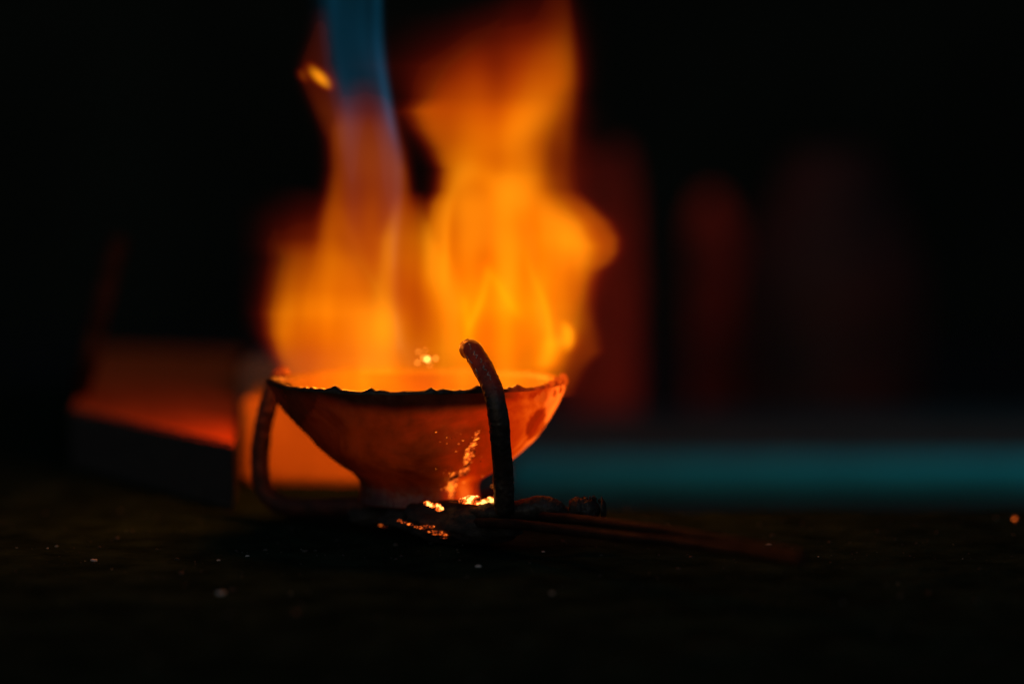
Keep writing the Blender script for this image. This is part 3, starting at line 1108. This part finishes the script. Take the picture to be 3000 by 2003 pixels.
# right body
F.tongue([(-60, 1560, 1640, 50, 42, 0.02), (0, 1500, 1645, 70, 42, 0.05), (60, 1460, 1652, 130, 42, 0.12), (130, 1400, 1650, 140, 42, 0.25), (200, 1300, 1650, 120, 39, 0.40),
          (250, 1265, 1645, 80, 39, 0.55), (290, 1250, 1630, 56, 42, 0.68), (330, 1212, 1620, 40, 50, 0.92), (380, 1240, 1605, 36, 61, 1.08), (440, 1290, 1600, 32, 84, 1.18), (500, 1314, 1600, 22, 92, 1.15),
          (560, 1308, 1620, 22, 59, 1.18), (600, 1288, 1645, 30, 50, 1.28), (660, 1274, 1700, 32, 46, 1.32), (720, 1270, 1735, 38, 44, 1.45), (800, 1272, 1715, 46, 37, 1.45), (900, 1290, 1695, 50, 33, 1.60),
          (1000, 1305, 1685, 50, 30, 1.28), (1060, 1305, 1665, 50, 30, 1.09), (1120, 1300, 1640, 50, 30, 0.96), (1165, 1290, 1600, 50, 33, 0.77)], 0.0, 0.75, 1.0)
# dim red right flank high up
F.tongue([(-20, 1600, 1660, 25, 16, 0.05), (100, 1570, 1668, 40, 16, 0.10), (250, 1540, 1668, 50, 22, 0.24), (400, 1500, 1668, 60, 22, 0.36), (520, 1480, 1664, 70, 22, 0.42), (600, 1500, 1680, 70, 30, 0.20), (680, 1500, 1700, 70, 40, 0.0)], 0.004, 0.5, 1.0)
# inner column
F.tongue([(120, 1380, 1560, 60, 40, 0.0), (250, 1380, 1540, 50, 40, 0.10), (450, 1350, 1500, 50, 50, 0.18), (600, 1340, 1500, 50, 60, 0.40), (720, 1340, 1560, 60, 60, 0.35), (850, 1360, 1640, 60, 60, 0.18), (1000, 1370, 1660, 60, 40, 0.12), (1160, 1380, 1640, 60, 40, 0.08)], -0.006, 0.6, 1.0)
# lobe leaning out to the right
F.tongue([(550, 1600, 1680, 30, 20, 0.0), (600, 1610, 1728, 40, 20, 0.35), (650, 1620, 1780, 50, 20, 0.45), (700, 1640, 1808, 60, 17, 0.50), (740, 1660, 1806, 60, 15, 0.48), (770, 1660, 1786, 60, 18, 0.40), (800, 1650, 1745, 60, 20, 0.2), (840, 1640, 1725, 50, 20, 0.0)], 0.006, 0.8, 1.0)
# low outer skirt to the right of the bowl
F.tongue([(820, 1640, 1720, 40, 20, 0.0), (900, 1640, 1728, 40, 18, 0.16), (980, 1640, 1750, 50, 20, 0.22), (1030, 1640, 1758, 50, 18, 0.24), (1080, 1620, 1712, 40, 18, 0.22), (1130, 1600, 1682, 40, 16, 0.20), (1165, 1600, 1665, 40, 14, 0.12)], 0.002, 0.8, 1.0)
# left body
F.tongue([(540, 840, 900, 30, 30, 0.000), (620, 825, 1010, 50, 60, 0.050), (700, 822, 1000, 45, 60, 0.130), (760, 840, 1040, 40, 60, 0.381), (850, 812, 1090, 36, 70, 0.564), (920, 794, 1120, 32, 80, 0.847),
          (980, 794, 1150, 28, 90, 0.847), (1030, 808, 1180, 26, 90, 0.753), (1080, 830, 1200, 22, 80, 0.640), (1120, 846, 1200, 18, 60, 0.564), (1165, 860, 1200, 16, 60, 0.423)], 0.004, 0.75, 1.0)
F.tongue([(225, 1040, 1080, 26, 30, 0.000), (280, 1015, 1105, 28, 30, 0.040), (330, 995, 1135, 24, 28, 0.110), (380, 985, 1150, 20, 26, 0.240), (440, 985, 1172, 18, 24, 0.340), (500, 985, 1192, 18, 16, 0.420), (560, 976, 1204, 20, 16, 0.480), (620, 962, 1222, 22, 22, 0.540), (700, 950, 1232, 26, 24, 0.580),
          (780, 930, 1245, 34, 30, 0.500), (860, 900, 1260, 40, 40, 0.302), (960, 890, 1270, 40, 60, 0.218), (1060, 880, 1280, 40, 60, 0.168), (1165, 880, 1280, 30, 60, 0.126)], -0.002, 0.8, 1.0)
# brown wisp left of the torch jet
F.tongue([(20, 935, 960, 18, 16, 0.0), (100, 920, 962, 18, 16, 0.03), (190, 885, 960, 16, 18, 0.05), (260, 895, 985, 16, 20, 0.07), (330, 930, 1000, 16, 20, 0.10), (420, 970, 1010, 16, 20, 0.06), (470, 975, 1010, 16, 20, 0.0)], 0.002, 0.8, 1.0)
F.ribbon([(905, 180, 10, 0.0), (918, 205, 17, 0.5), (936, 230, 19, 1.0), (956, 256, 16, 0.9), (972, 278, 8, 0.2)], -0.004, 0.003)
F.ribbon([(884, 195, 10, 0.0), (884, 215, 12, 0.18), (892, 240, 12, 0.18), (905, 262, 8, 0.0)], -0.002, 0.003)
# filling between the bodies low down
F.tongue([(560, 1180, 1250, 16, 14, 0.0), (640, 1160, 1262, 20, 14, 0.28), (700, 1140, 1280, 26, 20, 0.44), (760, 1130, 1310, 34, 34, 0.55), (840, 1110, 1330, 44, 50, 0.55), (950, 1090, 1330, 50, 50, 0.50), (1100, 1080, 1320, 50, 50, 0.25)], 0.006, 0.8, 1.0)
F.tongue([(740, 1180, 1330, 40, 40, 0.0), (820, 1150, 1330, 50, 50, 0.05), (950, 1130, 1340, 60, 60, 0.06), (1060, 1100, 1360, 60, 60, 0.15), (1165, 1000, 1400, 60, 60, 0.22)], 0.0, 0.6, 1.0)
# root of the fire just above the melt
F.tongue([(1040, 860, 1640, 40, 40, 0.0), (1090, 850, 1640, 30, 30, 0.15), (1165, 850, 1640, 30, 30, 0.3)], 0.0, 0.45, 0.8)
# streaks and mottling
st = smooth_noise(F.shape, (6, 7, 26), 21)
s2 = smooth_noise(F.shape, (9, 8, 44), 24)
bl = smooth_noise(F.shape, (9, 6, 9), 22)
b2 = smooth_noise(F.shape, (18, 10, 18), 23)
lowm = np.clip((F.v - 350) / 500, 0, 1)
ridge = np.exp(-(smooth_noise(F.shape, (5, 6, 12), 41) * 2.2) ** 2) - 0.35       # thin folded sheets of flame
F.d *= np.clip(1 + 0.09 * st + 0.06 * s2 * lowm + 0.15 * bl + 0.07 * b2 + 0.26 * ridge * (0.35 + 0.65 * lowm), 0.25, 2.2)
# pale strands
F.ribbon([(1432, 740, 18, 0.0), (1428, 790, 17, 0.28), (1418, 850, 18, 0.34), (1400, 910, 17, 0.36), (1385, 970, 18, 0.22), (1382, 1040, 24, 0.1)], -0.018, 0.004)
F.ribbon([(1366, 830, 14, 0.0), (1368, 870, 15, 0.12), (1376, 930, 17, 0.14), (1388, 980, 17, 0.05)], -0.014, 0.004)
F.ribbon([(1438, 760, 18, 0.0), (1452, 810, 18, 0.20), (1480, 860, 20, 0.22), (1512, 905, 22, 0.16), (1540, 950, 27, 0.05)], -0.016, 0.004)
F.ribbon([(1540, 690, 16, 0.0), (1552, 760, 18, 0.14), (1575, 830, 17, 0.24), (1600, 900, 17, 0.34), (1616, 970, 18, 0.40), (1622, 1030, 24, 0.34), (1606, 1090, 32, 0.15)], -0.020, 0.004)
F.ribbon([(1648, 920, 13, 0.0), (1664, 945, 16, 0.6), (1676, 980, 17, 0.8), (1678, 1015, 14, 0.5), (1672, 1040, 10, 0.05)], -0.012, 0.003)
F.ribbon([(1640, 960, 35, 0.0), (1640, 1000, 40, 0.40), (1620, 1050, 40, 0.42), (1590, 1100, 40, 0.1)], -0.010, 0.005)

GAS = mat_gas('fire_gas', [(0.0, (1, 0.020, 0.0)), (0.08, (1, 0.045, 0.0)), (0.25, (1, 0.105, 0.0)), (0.5, (1, 0.18, 0.0)), (0.8, (1, 0.25, 0.0)), (1.0, (1, 0.30, 0.004))], 50.0, 1.0)
SKIN = mat_skin('fire_skin', (1.0, 0.08, 0.0), 0.004)
F.build('fire', GAS, SKIN, 0.10, 'tall orange flames filling the crucible and rising in two tongues')

# torch jet: hollow blue cone coming down from above into the bowl
J = Field(900, 1260, -60, 1060, -0.020, 0.020, 7.0)
J.warp(8.0, 0.0008, (6, 3, 4), 31)
JR = [(-60, 953, 1122, 34, 10, 0.9), (0, 958, 1124, 34, 10, 0.9), (120, 975, 1128, 34, 10, 1.0), (240, 990, 1140, 28, 10, 1.05), (350, 1000, 1156, 22, 11, 0.85), (450, 1000, 1176, 18, 11, 0.46),
      (560, 1000, 1180, 22, 16, 0.22), (700, 995, 1186, 26, 22, 0.10), (850, 1000, 1190, 30, 26, 0.04), (1000, 1010, 1190, 30, 30, 0.08), (1060, 1010, 1190, 30, 30, 0.0)]
J.tongue(JR, 0.0, 1.0, 0.22)
for ul, wd, A in ((0.88, 17, 0.55), (0.70, 24, 0.18), (0.12, 18, 0.08)):
    J.ribbon([(r[1] + (r[2] - r[1]) * ul, r[0], wd, r[5] * A) for r in JR], -0.004 if ul > 0.5 else 0.003, 0.005)
J.d *= np.clip(1 + 0.34 * smooth_noise(J.shape, (5, 5, 13), 33) + 0.26 * smooth_noise(J.shape, (8, 5, 9), 35), 0.1, 2.2)
JG = mat_gas('torch_gas', [(0.0, (0.02, 0.42, 0.75)), (1.0, (0.02, 0.42, 0.85))], 7.0, 1.0)
JS = mat_skin('torch_skin', (0.02, 0.4, 0.8), 0.0015)
J.build('torch_flame', JG, JS, 0.12, 'straight blue gas torch jet coming down from above into the bowl')

# popping spark above the melt: a cluster of tiny drops of glowing metal
SP = empty('spark', at(1245, 1050, -0.002), 'burst of tiny bright yellow sparks hovering just above the melt', 'spark')
M_SPARK = mat_hot('white_hot_drop', (1.0, 0.50, 0.10), 7.0, 300)
M_SPARK_DIM = mat_hot('orange_hot_drop', (1.0, 0.33, 0.04), 3.2, 300)
for k, (px, py, r) in enumerate([(1252, 1052, 5.5), (1240, 1048, 4.0), (1276, 1050, 3.8), (1223, 1062, 3.6), (1226, 1030, 3.0), (1260, 1070, 2.2), (1246, 1024, 1.8)]):
    v, f = rock(at(px, py, 0.03), r * PXM, k * 2.0, 2, 0.15)
    link_mesh('metal_drop', v, f, M_SPARK if k == 0 else M_SPARK_DIM, SP)
